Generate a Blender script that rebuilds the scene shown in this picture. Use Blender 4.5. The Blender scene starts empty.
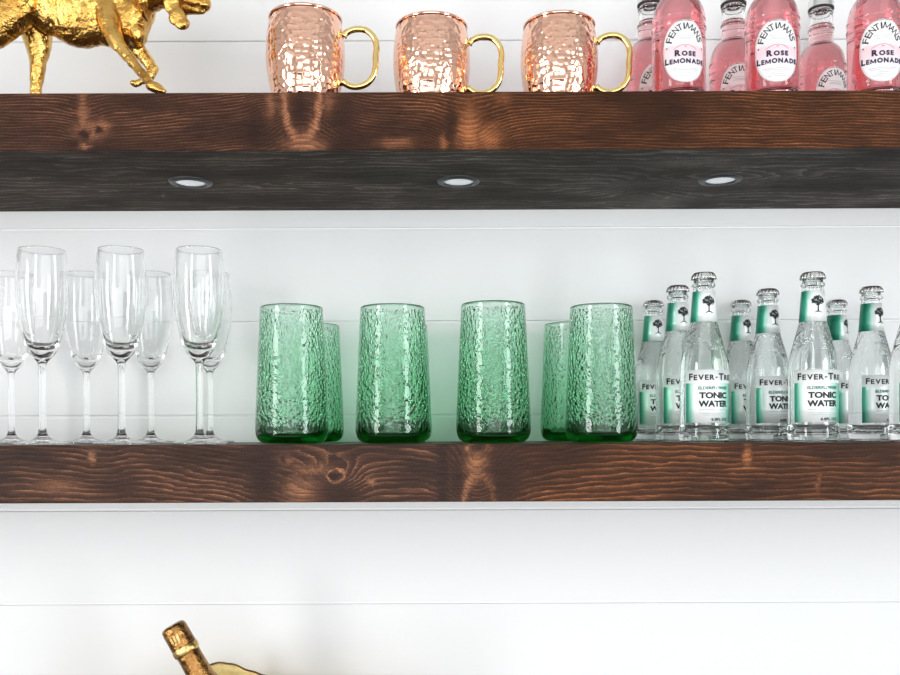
import bpy, bmesh, math, random
from mathutils import Vector, Matrix, noise as NZ
random.seed(7)
C = bpy.context.scene.collection
SC = bpy.context.scene
PI = math.pi

# ------------------------------------------------------------------ frame of the place
F = 930.0            # focal length in pixels of the 900 px wide photograph
D0 = 1.018           # camera to shelf fronts (m)
YH = 431.0           # eye level in the photograph
DEP = 0.280          # shelf depth, wall at Y = DEP
TH = 0.0635          # shelf thickness
ROLL = 0.0037
CZ = 0.0142          # eye height above the lower shelf's top (z = 0)


def sc(Y):
    return (D0 + Y) / F


def PX(px, Y):
    return (px - 450.0) * sc(Y)


def P(px, py, Y):
    py = py + ROLL * (px - 450.0)
    return Vector(((px - 450.0) * sc(Y), Y, CZ - (py - YH) * sc(Y)))


ZU = CZ - (91.6 - YH) * sc(0)       # top of the upper shelf
ZL = 0.0

# ------------------------------------------------------------------ object helpers


def link(name, me, mat=None, parent=None, smooth=True):
    o = bpy.data.objects.new(name, me)
    C.objects.link(o)
    if mat is not None:
        for m in (mat if isinstance(mat, (list, tuple)) else [mat]):
            me.materials.append(m)
    if parent is not None:
        o.parent = parent
    if smooth:
        me.polygons.foreach_set('use_smooth', [True] * len(me.polygons))
    return o


def obj(name, bm, mat=None, parent=None, smooth=True, sharp=None):
    me = bpy.data.meshes.new(name)
    bm.to_mesh(me)
    bm.free()
    o = link(name, me, mat, parent, smooth)
    if sharp:
        me.set_sharp_from_angle(angle=math.radians(sharp))
    return o


def tag(o, label=None, cat=None, group=None, kind=None):
    if label: o['label'] = label
    if cat: o['category'] = cat
    if group: o['group'] = group
    if kind: o['kind'] = kind
    return o


def thing(name, label, cat, loc=(0, 0, 0), rz=0.0, group=None):
    o = bpy.data.objects.new(name, None)
    o.empty_display_size = 0.02
    C.objects.link(o)
    o.location = loc
    o.rotation_euler = (0, 0, rz)
    return tag(o, label, cat, group)


def dup(o, parent=None):
    c = o.copy()
    C.objects.link(c)
    if parent is not None:
        c.parent = parent
    for ch in KIDS(o):
        dup(ch, c)
    return c


def KIDS(o):
    return [x for x in bpy.data.objects if x.parent == o]


def box(bm, x0, x1, y0, y1, z0, z1, bev=0.0, mi=0):
    vs = [bm.verts.new(p) for p in ((x0, y0, z0), (x1, y0, z0), (x1, y1, z0), (x0, y1, z0),
                                    (x0, y0, z1), (x1, y0, z1), (x1, y1, z1), (x0, y1, z1))]
    fs = []
    for q in ((3, 2, 1, 0), (4, 5, 6, 7), (0, 1, 5, 4), (1, 2, 6, 5), (2, 3, 7, 6), (3, 0, 4, 7)):
        f = bm.faces.new([vs[i] for i in q])
        f.material_index = mi
        fs.append(f)
    if bev > 0:
        es = list({e for f in fs for e in f.edges})
        bmesh.ops.bevel(bm, geom=es, offset=bev, segments=2, profile=0.5, affect='EDGES')
    return bm


def spline(pts, n=6):
    """Catmull-Rom through (r, z) points"""
    out = []
    for i in range(len(pts) - 1):
        p0 = pts[max(i - 1, 0)]
        p1 = pts[i]
        p2 = pts[i + 1]
        p3 = pts[min(i + 2, len(pts) - 1)]
        for k in range(n):
            t = k / n
            q = []
            for a, b, c, d in zip(p0, p1, p2, p3):
                q.append(0.5 * (2 * b + (c - a) * t + (2 * a - 5 * b + 4 * c - d) * t * t + (3 * b - a - 3 * c + d) * t ** 3))
            out.append(tuple(q))
    out.append(tuple(pts[-1]))
    return out


def lathe(bm, prof, seg=64, fn=None, mi=0):
    """profile of (r, z); r <= 1e-6 makes a pole"""
    rings = []
    for (r, z) in prof:
        if r < 1e-6:
            rings.append([bm.verts.new((0, 0, z))])
        else:
            ring = []
            for k in range(seg):
                a = 2 * PI * k / seg
                p = (r * math.cos(a), r * math.sin(a), z)
                if fn: p = fn(p, a)
                ring.append(bm.verts.new(p))
            rings.append(ring)
    for i in range(len(rings) - 1):
        A, B = rings[i], rings[i + 1]
        for k in range(seg):
            k2 = (k + 1) % seg
            if len(A) == 1 and len(B) == 1:
                continue
            if len(A) == 1:
                f = bm.faces.new((A[0], B[k2], B[k]))
            elif len(B) == 1:
                f = bm.faces.new((A[k], A[k2], B[0]))
            else:
                f = bm.faces.new((A[k], A[k2], B[k2], B[k]))
            f.material_index = mi
    return bm


def tube(bm, pts, rad, seg=14, cap=True, up=Vector((0, 1, 0)), squash=1.0):
    """sweep a circle along pts; rad number or list"""
    pts = [Vector(p) for p in pts]
    n = len(pts)
    rings = []
    for i, p in enumerate(pts):
        t = (pts[min(i + 1, n - 1)] - pts[max(i - 1, 0)]).normalized()
        a = up - t * up.dot(t)
        if a.length < 1e-4:
            a = Vector((1, 0, 0)) - t * t.x
        a.normalize()
        b = t.cross(a)
        r = rad[i] if isinstance(rad, (list, tuple)) else rad
        rings.append([bm.verts.new(p + (a * math.cos(2 * PI * k / seg) * squash + b * math.sin(2 * PI * k / seg)) * r) for k in range(seg)])
    for i in range(n - 1):
        for k in range(seg):
            bm.faces.new((rings[i][k], rings[i][(k + 1) % seg], rings[i + 1][(k + 1) % seg], rings[i + 1][k]))
    if cap:
        bm.faces.new(rings[0][::-1])
        bm.faces.new(rings[-1])
    return bm


def fixn(bm):
    bmesh.ops.recalc_face_normals(bm, faces=bm.faces[:])
    return bm


# ------------------------------------------------------------------ node helpers
class G:
    def __init__(s, name):
        s.mat = bpy.data.materials.new(name)
        s.mat.use_nodes = True
        s.nt = s.mat.node_tree
        s.nt.nodes.clear()
        s.out = s.nt.nodes.new('ShaderNodeOutputMaterial')

    def n(s, t, **kw):
        nd = s.nt.nodes.new(t)
        for k, v in kw.items():
            setattr(nd, k, v)
        return nd

    def put(s, sock, v):
        if isinstance(v, bpy.types.NodeSocket):
            s.nt.links.new(v, sock)
        elif v is not None:
            sock.default_value = v

    def m(s, op, a, b=None, c=None, clamp=False):
        nd = s.n('ShaderNodeMath', operation=op, use_clamp=clamp)
        s.put(nd.inputs[0], a)
        s.put(nd.inputs[1], b)
        if c is not None: s.put(nd.inputs[2], c)
        return nd.outputs[0]

    def add(s, a, b): return s.m('ADD', a, b)
    def sub(s, a, b): return s.m('SUBTRACT', a, b)
    def mul(s, a, b): return s.m('MULTIPLY', a, b)

    def coord(s):
        tc = s.n('ShaderNodeTexCoord')
        sp = s.n('ShaderNodeSeparateXYZ')
        s.nt.links.new(tc.outputs['Object'], sp.inputs[0])
        return tc.outputs['Object'], sp.outputs[0], sp.outputs[1], sp.outputs[2]

    def vec(s, x, y, z):
        nd = s.n('ShaderNodeCombineXYZ')
        s.put(nd.inputs[0], x); s.put(nd.inputs[1], y); s.put(nd.inputs[2], z)
        return nd.outputs[0]

    def noise(s, v, scale, detail=2.0, rough=0.5):
        nd = s.n('ShaderNodeTexNoise')
        s.put(nd.inputs['Vector'], v)
        nd.inputs['Scale'].default_value = scale
        nd.inputs['Detail'].default_value = detail
        nd.inputs['Roughness'].default_value = rough
        return nd.outputs['Fac']

    def ramp(s, fac, stops, interp='LINEAR'):
        nd = s.n('ShaderNodeValToRGB')
        cr = nd.color_ramp
        cr.interpolation = interp
        while len(cr.elements) < len(stops):
            cr.elements.new(0.5)
        for e, (p, c) in zip(cr.elements, stops):
            e.position = p
            e.color = (c[0], c[1], c[2], 1) if isinstance(c, (tuple, list)) else (c, c, c, 1)
        s.put(nd.inputs[0], fac)
        return nd.outputs[0]

    def mix(s, fac, a, b, mode='MIX'):
        nd = s.n('ShaderNodeMix', data_type='RGBA', blend_type=mode)
        s.put(nd.inputs[0], fac)
        for i, v in ((6, a), (7, b)):
            if isinstance(v, (tuple, list)): v = (v[0], v[1], v[2], 1)
            s.put(nd.inputs[i], v)
        return nd.outputs[2]

    def bump(s, h, strength=0.5, dist=0.001):
        nd = s.n('ShaderNodeBump')
        nd.inputs['Strength'].default_value = strength
        nd.inputs['Distance'].default_value = dist
        s.put(nd.inputs['Height'], h)
        return nd.outputs[0]

    def bsdf(s, color=(.8, .8, .8), rough=.5, metal=0.0, trans=0.0, ior=1.45, normal=None, spec=None, coat=None):
        nd = s.n('ShaderNodeBsdfPrincipled')
        if isinstance(color, (tuple, list)): color = (color[0], color[1], color[2], 1)
        s.put(nd.inputs['Base Color'], color)
        s.put(nd.inputs['Roughness'], rough)
        s.put(nd.inputs['Metallic'], metal)
        s.put(nd.inputs['Transmission Weight'], trans)
        s.put(nd.inputs['IOR'], ior)
        if normal is not None: s.put(nd.inputs['Normal'], normal)
        if spec is not None: nd.inputs['Specular IOR Level'].default_value = spec
        if coat is not None: nd.inputs['Coat Weight'].default_value = coat
        s.nt.links.new(nd.outputs[0], s.out.inputs['Surface'])
        s.nd = nd
        return s.mat

    def absorb(s, color, density):
        nd = s.n('ShaderNodeVolumeAbsorption')
        nd.inputs['Color'].default_value = (*color, 1)
        nd.inputs['Density'].default_value = density
        s.nt.links.new(nd.outputs[0], s.out.inputs['Volume'])
        return s.mat


def simple(name, color, rough=.5, metal=0.0, **kw):
    g = G(name)
    _, x, y, z = g.coord()
    nz = g.noise(_, 90.0, 2.0)
    col = g.mix(g.mul(nz, 0.10), color, tuple(c * 0.75 for c in color))
    return g.bsdf(col, rough, metal, **kw)


# ------------------------------------------------------------------ wood
def wood(name, vaxis, Fq, dark, mid, light, feats, slope=(), spec=0.13, rough=0.42, namp=3.0, seed=0.0, warm=None, linew=1.0):
    """stained pine. feats: (kind, x, v, rx, rv, amount) in metres on the board's face"""
    g = G(name)
    co, X, Y, Z = g.coord()
    V = Z if vaxis == 'z' else Y
    wob = g.noise(g.vec(g.mul(X, 1.0), seed, g.mul(V, 1.0)), 90.0, 3.0, 0.6)
    wob2 = g.noise(g.vec(g.mul(X, 1.0), seed + 9.0, g.mul(V, 1.0)), 90.0, 3.0, 0.6)
    Xw = g.add(X, g.mul(g.sub(wob, 0.5), 0.014))
    Vw = g.add(V, g.mul(g.sub(wob2, 0.5), 0.014))
    big = g.noise(g.vec(g.mul(X, 3.2), seed + 3.0, g.mul(V, 7.0)), 1.0, 2.0)
    fine = g.noise(g.vec(g.mul(X, 40.0), seed, g.mul(V, 420.0)), 1.0, 3.0, 0.6)
    W = g.add(g.mul(V, Fq), g.mul(g.sub(big, 0.5), namp * 2))
    W = g.add(W, g.mul(g.sub(fine, 0.5), 0.7))
    med = g.noise(g.vec(g.mul(X, 14.0), seed + 6.0, g.mul(V, 40.0)), 1.0, 2.0)
    W = g.add(W, g.mul(g.sub(med, 0.5), 2.2))
    L = None
    Dk = None
    for ft in feats:
        kind, fx, fv, rx, rv, amt = ft
        xs, vs = (X, V) if kind == 'bump' else (Xw, Vw)
        qx = g.m('POWER', g.m('ABSOLUTE', g.mul(g.sub(xs, fx), 1.0 / rx)), 2.0)
        qv = g.m('POWER', g.m('ABSOLUTE', g.mul(g.sub(vs, fv), 1.0 / rv)), 2.0)
        q = g.add(qx, qv)
        if kind == 'ring':
            d = g.m('ABSOLUTE', g.sub(g.m('SQRT', q), 1.0))
            e = g.m('EXPONENT', g.mul(g.mul(d, d), -30.0))
        else:
            e = g.m('EXPONENT', g.mul(q, -1.0))
        e = g.mul(e, amt)
        if kind in ('bump', 'slope'):
            W = g.add(W, e)
        elif kind in ('light', 'ring'):
            L = e if L is None else g.m('MAXIMUM', L, e)
        elif kind == 'dark':
            Dk = e if Dk is None else g.m('MAXIMUM', Dk, e)
    for (x0, x1, k) in slope:        # lines that run up or down along x
        t = g.m('SUBTRACT', X, x0)
        t = g.m('MAXIMUM', t, 0.0)
        t = g.m('MINIMUM', t, x1 - x0)
        W = g.add(W, g.mul(t, k))
    fr = g.m('FRACT', g.add(W, 100.0))
    line = g.ramp(fr, [(0.0, 0.0), (0.50 / linew if linew > 1 else 0.5, 0.04), (0.80, 0.42), (0.92, 1.0), (1.0, 0.05)])
    patch = g.noise(g.vec(g.mul(X, 7.0), seed + 5.0, g.mul(V, 16.0)), 1.0, 2.0)
    pm = g.ramp(patch, [(0.38, 0.10), (0.66, 1.0)])
    brk = g.noise(g.vec(g.mul(X, 18.0), seed + 2.0, g.mul(V, 160.0)), 1.0, 3.0, 0.7)
    pm = g.mul(pm, g.ramp(brk, [(0.32, 0.15), (0.62, 1.0)]))
    line = g.mul(line, pm)
    fib = g.noise(g.vec(g.mul(X, 30.0), seed + 1.0, g.mul(V, 420.0)), 1.0, 3.0, 0.75)
    speck = g.noise(co, 620.0, 3.0, 0.7)
    base = g.mix(g.ramp(patch, [(0.3, 0.0), (0.7, 1.0)]), dark, mid)
    if warm is not None:
        wm = g.n('ShaderNodeMapRange')
        g.put(wm.inputs[0], X)
        wm.inputs[1].default_value = warm[0]; wm.inputs[2].default_value = warm[1]
        wm.interpolation_type = 'SMOOTHSTEP'
        base = g.mix(wm.outputs[0], base, g.mix(1.0, base, warm[2], 'MULTIPLY'))
        light_c = g.mix(wm.outputs[0], light, g.mix(1.0, light, warm[2], 'MULTIPLY'))
    else:
        light_c = light
    if Dk is not None:
        line = g.mul(line, g.sub(1.0, g.m('MINIMUM', Dk, 1.0)))
    amt = line
    if L is not None:
        if Dk is not None:
            L = g.mul(L, g.sub(1.0, g.mul(g.m('MINIMUM', Dk, 1.0), 0.9)))
        lit = g.mul(L, g.add(0.36, g.mul(g.m('FRACT', g.add(g.mul(W, 1.0), 0.3)), 0.8)))
        amt = g.m('MAXIMUM', line, g.m('MINIMUM', lit, 1.0))
    col = g.mix(amt, base, light_c)
    if Dk is not None:
        col = g.mix(g.mul(Dk, 0.55), col, dark)
    col = g.mix(1.0, col, g.ramp(fib, [(0.28, 0.55), (0.72, 1.35)]), 'MULTIPLY')
    col = g.mix(1.0, col, g.ramp(speck, [(0.3, 0.62), (0.7, 1.32)]), 'MULTIPLY')
    h = g.add(g.mul(fib, 0.5), g.mul(line, 0.3))
    return g.bsdf(col, g.add(rough, g.mul(g.sub(fib, .5), .2)), 0.0, normal=g.bump(h, 0.35, 0.0006), spec=spec)


S0 = sc(0)


def fx(px): return (px - 450) * S0


def ff(kind, px, py, rx, ry, amt, yc):
    py = py + ROLL * (px - 450)
    return (kind, fx(px), (yc - py) * S0, rx * S0, ry * S0, amt)


UC, LC = 121.0, 474.0
upper_feats = [ff(*a, UC) for a in (
    ('bump', 84, 128, 22, 30, 2.6), ('bump', 303, 108, 40, 46, -9.0), ('bump', 470, 146, 34, 40, 7.0), ('bump', 280, 92, 14, 20, 4),
    ('light', 84, 112, 5, 26, .75), ('light', 92, 131, 14, 9, .75), ('light', 104, 126, 7, 6, .8), ('light', 86, 147, 6, 3, .8),
    ('dark', 86, 135, 5, 4.5, 1.5), ('dark', 100, 130.5, 3.5, 3.5, 1.4), ('dark', 150, 104, 55, 11, .9), ('dark', 256, 128, 12, 26, 1.0),
    ('ring', 303, 98, 17.5, 42, 1.0), ('light', 306, 146, 17, 9, .85), ('dark', 301, 108, 8, 20, 1.2), ('dark', 345, 120, 14, 40, .9),
    ('light', 271, 106, 4, 14, .6), ('light', 331, 103, 6, 11, .65), ('light', 398, 143, 16, 6, .55), ('light', 445, 144, 4, 9, .7),
    ('light', 470, 132, 12, 20, .95), ('light', 489, 138, 13, 12, .8), ('light', 470, 112, 7, 12, .45), ('dark', 452, 122, 6, 22, .9), ('light', 505, 98, 10, 6, .3))]
lower_feats = [ff(*a, LC) for a in (
    ('bump', 92, 480, 40, 40, 1.2), ('bump', 336, 477, 24, 18, 4.2), ('bump', 300, 500, 40, 30, 3.0), ('bump', 478, 474, 26, 50, 6.0),
    ('dark', 262, 477, 15, 34, 1.2), ('dark', 340, 497, 24, 12, 1.2), ('dark', 443, 474, 7, 50, 1.3), ('dark', 505, 476, 24, 40, 1.0),
    ('dark', 456, 480, 9, 26, 1.0), ('dark', 120, 486, 25, 14, .8),
    ('ring', 336, 477, 9, 6, .85), ('light', 302, 492, 16, 12, .7), ('light', 312, 470, 18, 5, .5), ('light', 286, 461, 7, 5, .45), ('dark', 284, 461, 4, 3.5, 1.2),
    ('dark', 333, 477, 4.5, 3.5, 1.4), ('light', 371, 483, 3, 4, .8), ('light', 92, 459, 3.5, 6, .7), ('light', 55, 487, 22, 7, .35),
    ('light', 478, 464, 10, 13, 1.0), ('ring', 478, 448, 8.5, 7.5, .6), ('dark', 478, 448, 6, 5, 1.1), ('ring', 479, 505, 15, 30, .85), ('light', 467, 449, 4, 4, .6), ('light', 489, 449, 4, 4, .6),
    ('light', 747, 457, 3.5, 9, .85), ('light', 818, 484, 2, 9, .35))]
under_feats = [('bump', fx(720) * 1.13, 0.12, .09, .03, -5.0), ('bump', fx(330) * 1.13, 0.135, .13, .016, 3.2), ('bump', fx(650) * 1.13, .19, .05, .03, 3.0),
               ('light', fx(690) * 1.1, 0.055, .05, .020, .35), ('light', fx(680) * 1.13, 0.24, .03, .03, .3)]

M_UP = wood('stained_pine_upper', 'z', 300, (.026, .0125, .0090), (.058, .024, .0135), (.40, .165, .085), upper_feats, slope=((fx(130), fx(235), -28.0), (fx(500), fx(900), 4.0)),
            namp=2.0, seed=1.0, warm=(fx(330), fx(520), (1.10, .94, .66)))
M_LO = wood('stained_pine_lower', 'z', 160, (.030, .0165, .0130), (.062, .028, .0185), (.46, .205, .105), lower_feats, slope=((fx(130), fx(250), 20.0), (fx(280), fx(430), 8.0), (fx(500), fx(600), -16.0)),
            namp=1.5, seed=4.0, warm=(fx(430), fx(560), (1.05, .86, .62)), linew=1.2)
M_UN = wood('stained_pine_painted_shade', 'y', 60, (.038, .030, .0235), (.086, .069, .057), (.33, .28, .24), under_feats, namp=2.2, seed=7.0, rough=.6, spec=.03, warm=(fx(250), fx(700), (1.15, 1.24, 1.36)))  # same stain as the fronts, with shade and sheen greyed into the colours
M_TOP = wood('stained_pine_top', 'y', 120, (.040, .022, .016), (.07, .036, .024), (.20, .10, .06), [], namp=2.5, seed=11.0, rough=.4)

# ------------------------------------------------------------------ other materials
def m_wall():
    g = G('white_painted_boards')
    co, X, Y, Z = g.coord()
    a = g.noise(g.vec(g.mul(X, 6), Y, g.mul(Z, 30)), 1.0, 3.0)
    col = g.mix(g.mul(a, 0.25), (.86, .86, .86), (.80, .805, .81))
    h = g.noise(g.vec(g.mul(X, 40), Y, g.mul(Z, 400)), 1.0, 3.0)
    return g.bsdf(col, .45, normal=g.bump(h, .12, .0006))


M_WALL = m_wall()
M_CEIL = simple('grey_wall_paint', (.62, .62, .61), .7)
M_FLOOR = simple('dark_oak_floor', (.06, .04, .03), .45)
M_COUNT = simple('stone_countertop', (.12, .11, .10), .35)
M_FRAME = simple('white_trim_paint', (.82, .82, .82), .4)


def m_glass(name='clear_glass', col=(1, 1, 1), ior=1.47):
    g = G(name)
    return g.bsdf(col, 0.0, 0.0, trans=1.0, ior=ior)


M_GLASS = m_glass('flute_crystal', (.985, .99, .99))


def m_bottle(name, z0, z1):
    """bottle glass with a moulded swirl relief on the shoulder"""
    g = G(name)
    co, X, Y, Z = g.coord()
    ang = g.m('ARCTAN2', X, Y)
    n = g.noise(g.vec(g.mul(ang, 1.2), 0.0, g.mul(Z, 60)), 1.0, 1.0)
    w = g.m('SINE', g.add(g.mul(n, 34.0), g.mul(Z, 500.0)))
    mk = g.mul(g.m('GREATER_THAN', Z, z0), g.m('LESS_THAN', Z, z1))
    h = g.mul(g.m('MAXIMUM', w, 0.0), mk)
    return g.bsdf((.975, .99, .985), 0.0, trans=1.0, ior=1.5, normal=g.bump(h, .35, .0007))


def m_tumbler():
    g = G('green_bubble_glass')
    co, X, Y, Z = g.coord()
    vo = g.n('ShaderNodeTexVoronoi')
    vo.feature = 'F1'
    g.put(vo.inputs['Vector'], co)
    vo.inputs['Scale'].default_value = 330.0
    d = vo.outputs['Distance']
    dot = g.ramp(d, [(0.10, 1.0), (0.36, 0.0)])
    keep = g.n('ShaderNodeSeparateColor')
    g.put(keep.inputs[0], vo.outputs['Color'])
    dot = g.mul(dot, g.m('GREATER_THAN', keep.outputs[0], 0.25))
    nz = g.noise(co, 160.0, 2.0)
    h = g.add(g.mul(dot, 1.0), g.mul(nz, 0.5))
    # the smooth lip and foot carry no bubbles
    band = g.mul(g.m('GREATER_THAN', Z, .012), g.m('LESS_THAN', Z, .1525))
    h = g.mul(h, band)
    g.bsdf((1, 1, 1), 0.0, trans=1.0, ior=1.46, normal=g.bump(g.mul(nz, band), .3, .0006))
    return g.absorb((.19, .78, .455), 112.0)


M_TUMB = m_tumbler()


def m_copper():
    g = G('hammered_copper')
    co, X, Y, Z = g.coord()
    ang = g.m('ARCTAN2', X, Y)
    vo = g.n('ShaderNodeTexVoronoi')
    vo.feature = 'SMOOTH_F1'
    vo.voronoi_dimensions = '3D'
    g.put(vo.inputs['Vector'], co)
    vo.inputs['Scale'].default_value = 165.0
    vo.inputs['Smoothness'].default_value = 0.25
    vo.inputs['Randomness'].default_value = 0.75
    d = vo.outputs['Distance']
    h = g.m('POWER', d, 2.0)
    nz = g.noise(co, 25.0, 2.0)
    col = g.mix(nz, (.95, .60, .46), (.93, .52, .37))
    return g.bsdf(col, .11, 1.0, normal=g.bump(h, .7, .0017))


M_COPPER = m_copper()
M_COPRIM = simple('copper_rim', (.93, .56, .43), .12, 1.0)
M_COPIN = simple('copper_inside', (.55, .22, .13), .3, 1.0)
M_BRASS = simple('polished_brass', (.95, .74, .30), .12, 1.0)


def m_gold(name, c1, c2, rough, scale, dist, strength=.6):
    g = G(name)
    co, X, Y, Z = g.coord()
    nz = g.noise(co, scale, 4.0, .6)
    nz2 = g.noise(co, scale * .25, 2.0)
    col = g.mix(g.ramp(nz2, [(.35, 0.0), (.7, 1.0)]), c1, c2)
    return g.bsdf(col, g.add(rough, g.mul(nz, .15)), 1.0, normal=g.bump(nz, strength, dist))


M_GOLD = m_gold('antique_gold', (.90, .58, .17), (.52, .27, .06), .17, 85.0, .0042, .8)
M_BOWLG = m_gold('hammered_gold_leaf', (.93, .74, .34), (.86, .62, .25), .34, 480.0, .0016, .8)
M_FOIL = m_gold('gold_foil', (.44, .23, .075), (.17, .07, .02), .13, 130.0, .0030, .7)
M_FOILB = m_gold('bright_gold_foil', (.85, .62, .27), (.62, .40, .14), .22, 260.0, .0015, .6)
M_DARKG = simple('dark_bronze', (.20, .12, .05), .35, 1.0)
M_DKGLASS = simple('dark_green_glass', (.012, .02, .012), .06)
M_WHITEP = simple('white_paper', (.86, .87, .87), .45)
M_INK = simple('navy_ink', (.022, .012, .060), .5)
M_BLACK = simple('black_ink', (.010, .016, .014), .5)
M_GREENI = simple('green_ink', (.03, .19, .12), .5)
M_GREYI = simple('pale_grey_ink', (.50, .52, .53), .5)
M_ROSEI = simple('rose_ink', (.70, .30, .34), .5)
M_CAPS = simple('silver_cap', (.78, .78, .77), .25, 1.0)
M_CAPD = simple('black_cap_liner', (.015, .015, .015), .4)
M_NICK = simple('dark_nickel', (.11, .113, .12), .5, 1.0)


def m_lens():
    g = G('frosted_lamp_lens')
    co, X, Y, Z = g.coord()
    nz = g.noise(co, 300, 2)
    g.bsdf(g.mix(nz, (.85, .87, .9), (.8, .82, .85)), .3)
    g.nd.inputs['Emission Color'].default_value = (.92, .96, 1, 1)
    g.nd.inputs['Emission Strength'].default_value = 0.35
    return g.mat


M_LENS = m_lens()


def m_pinklabel():
    g = G('pink_and_white_paper')
    co, X, Y, Z = g.coord()
    nz = g.noise(co, 60, 3)
    t = g.add(Z, g.mul(g.sub(nz, .5), .008))
    mr = g.n('ShaderNodeMapRange')
    g.put(mr.inputs[0], t)
    mr.inputs[1].default_value = .0156
    mr.inputs[2].default_value = .0856
    col = g.ramp(mr.outputs[0], [(.0, (.87, .86, .87)), (.30, (.86, .82, .84)), (.42, (.86, .68, .72)), (.56, (.86, .64, .68)), (.61, (.88, .86, .86)), (1.0, (.88, .87, .87))])
    return g.bsdf(col, .4)


M_PLAB = m_pinklabel()


def m_teal(name, half, edge, zwhite=None):
    """label paper: foil green towards its edges, pale in the middle"""
    g = G(name)
    co, X, Y, Z = g.coord()
    ang = g.m('ARCTAN2', X, g.mul(Y, -1.0))
    a = g.mul(g.add(ang, half), 1.0 / (2 * half))
    nz = g.noise(g.vec(g.mul(X, 200), g.mul(Y, 200), g.mul(Z, 25)), 1.0, 3.0)
    a2 = g.add(a, g.mul(g.sub(nz, .5), .10))
    dk, md, lt, wh = (.012, .20, .125), (.05, .42, .28), (.50, .78, .68), (.84, .87, .86)
    st = [(0, dk), (.27, dk), (.33, md), (.38, lt), (.43, wh), (.62, wh), (.67, lt), (.72, md), (.8, dk)] if not edge else [(0.0, dk), (edge * .5, md), (edge, lt), (edge * 1.6, wh), (.56, wh), (.70, lt), (.86, md), (1.0, dk)]
    col = g.ramp(a2, st)
    if zwhite:
        top = g.mul(g.m('GREATER_THAN', Z, zwhite), .92)
        col = g.mix(top, col, wh)
    return g.bsdf(col, .28, 0.15)


M_TLAB = m_teal('green_foil_painted_sheen', 1.22, .115, .0668)  # mint-to-white run below the top band paints the foil's window reflections
M_NLAB = m_teal('green_neck_label', PI, 0)


def m_liquid(name, col, dens, ior=1.333):
    g = G(name)
    g.bsdf((1, 1, 1), 0.0, trans=1.0, ior=ior)
    if dens: g.absorb(col, dens)
    return g.mat


M_PINK = m_liquid('pink_lemonade', (.93, .36, .41), 35.0)
M_WATER = m_liquid('tonic_water', (.9, .98, .96), 3.0)

# ------------------------------------------------------------------ lettering
_txt = {}


def text_geo(s, off=0.0):
    """(verts2d, faces) of a flat filled word in the built-in font, unit height"""
    k = (s, off)
    if k in _txt: return _txt[k]
    if s == 'M':
        t = .10 + off * 1.2
        W_, H_ = .84, .70
        vs, fs = [], []
        for q in (((0, 0), (t, 0), (t, H_), (0, H_)), ((W_ - t, 0), (W_, 0), (W_, H_), (W_ - t, H_)),
                  ((0, H_), (t * 1.25, H_), (W_ / 2 + t * .5, .10), (W_ / 2 - t * .5, .10)), ((W_ - t * 1.25, H_), (W_, H_), (W_ / 2 + t * .5, .10), (W_ / 2 - t * .5, .10))):
            fs.append(tuple(range(len(vs), len(vs) + 4)))
            vs += list(q)
        _txt[k] = (vs, fs, W_, H_)
        return _txt[k]
    cu = bpy.data.curves.new('word', 'FONT')
    cu.body = s
    cu.size = 1.0
    cu.offset = off
    cu.resolution_u = 3
    cu.fill_mode = 'FRONT'
    o = bpy.data.objects.new('word', cu)
    C.objects.link(o)
    bpy.context.view_layer.update()
    dg = bpy.context.evaluated_depsgraph_get()
    me = bpy.data.meshes.new_from_object(o.evaluated_get(dg))
    vs = [(v.co.x, v.co.y) for v in me.vertices]
    fs = [tuple(p.vertices) for p in me.polygons]
    bpy.data.objects.remove(o)
    bpy.data.curves.remove(cu)
    bpy.data.meshes.remove(me)
    x0 = min(v[0] for v in vs); x1 = max(v[0] for v in vs)
    y0 = min(v[1] for v in vs); y1 = max(v[1] for v in vs)
    r = ([((x - x0), (y - y0)) for x, y in vs], fs, x1 - x0, y1 - y0)
    _txt[k] = r
    return r


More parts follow.
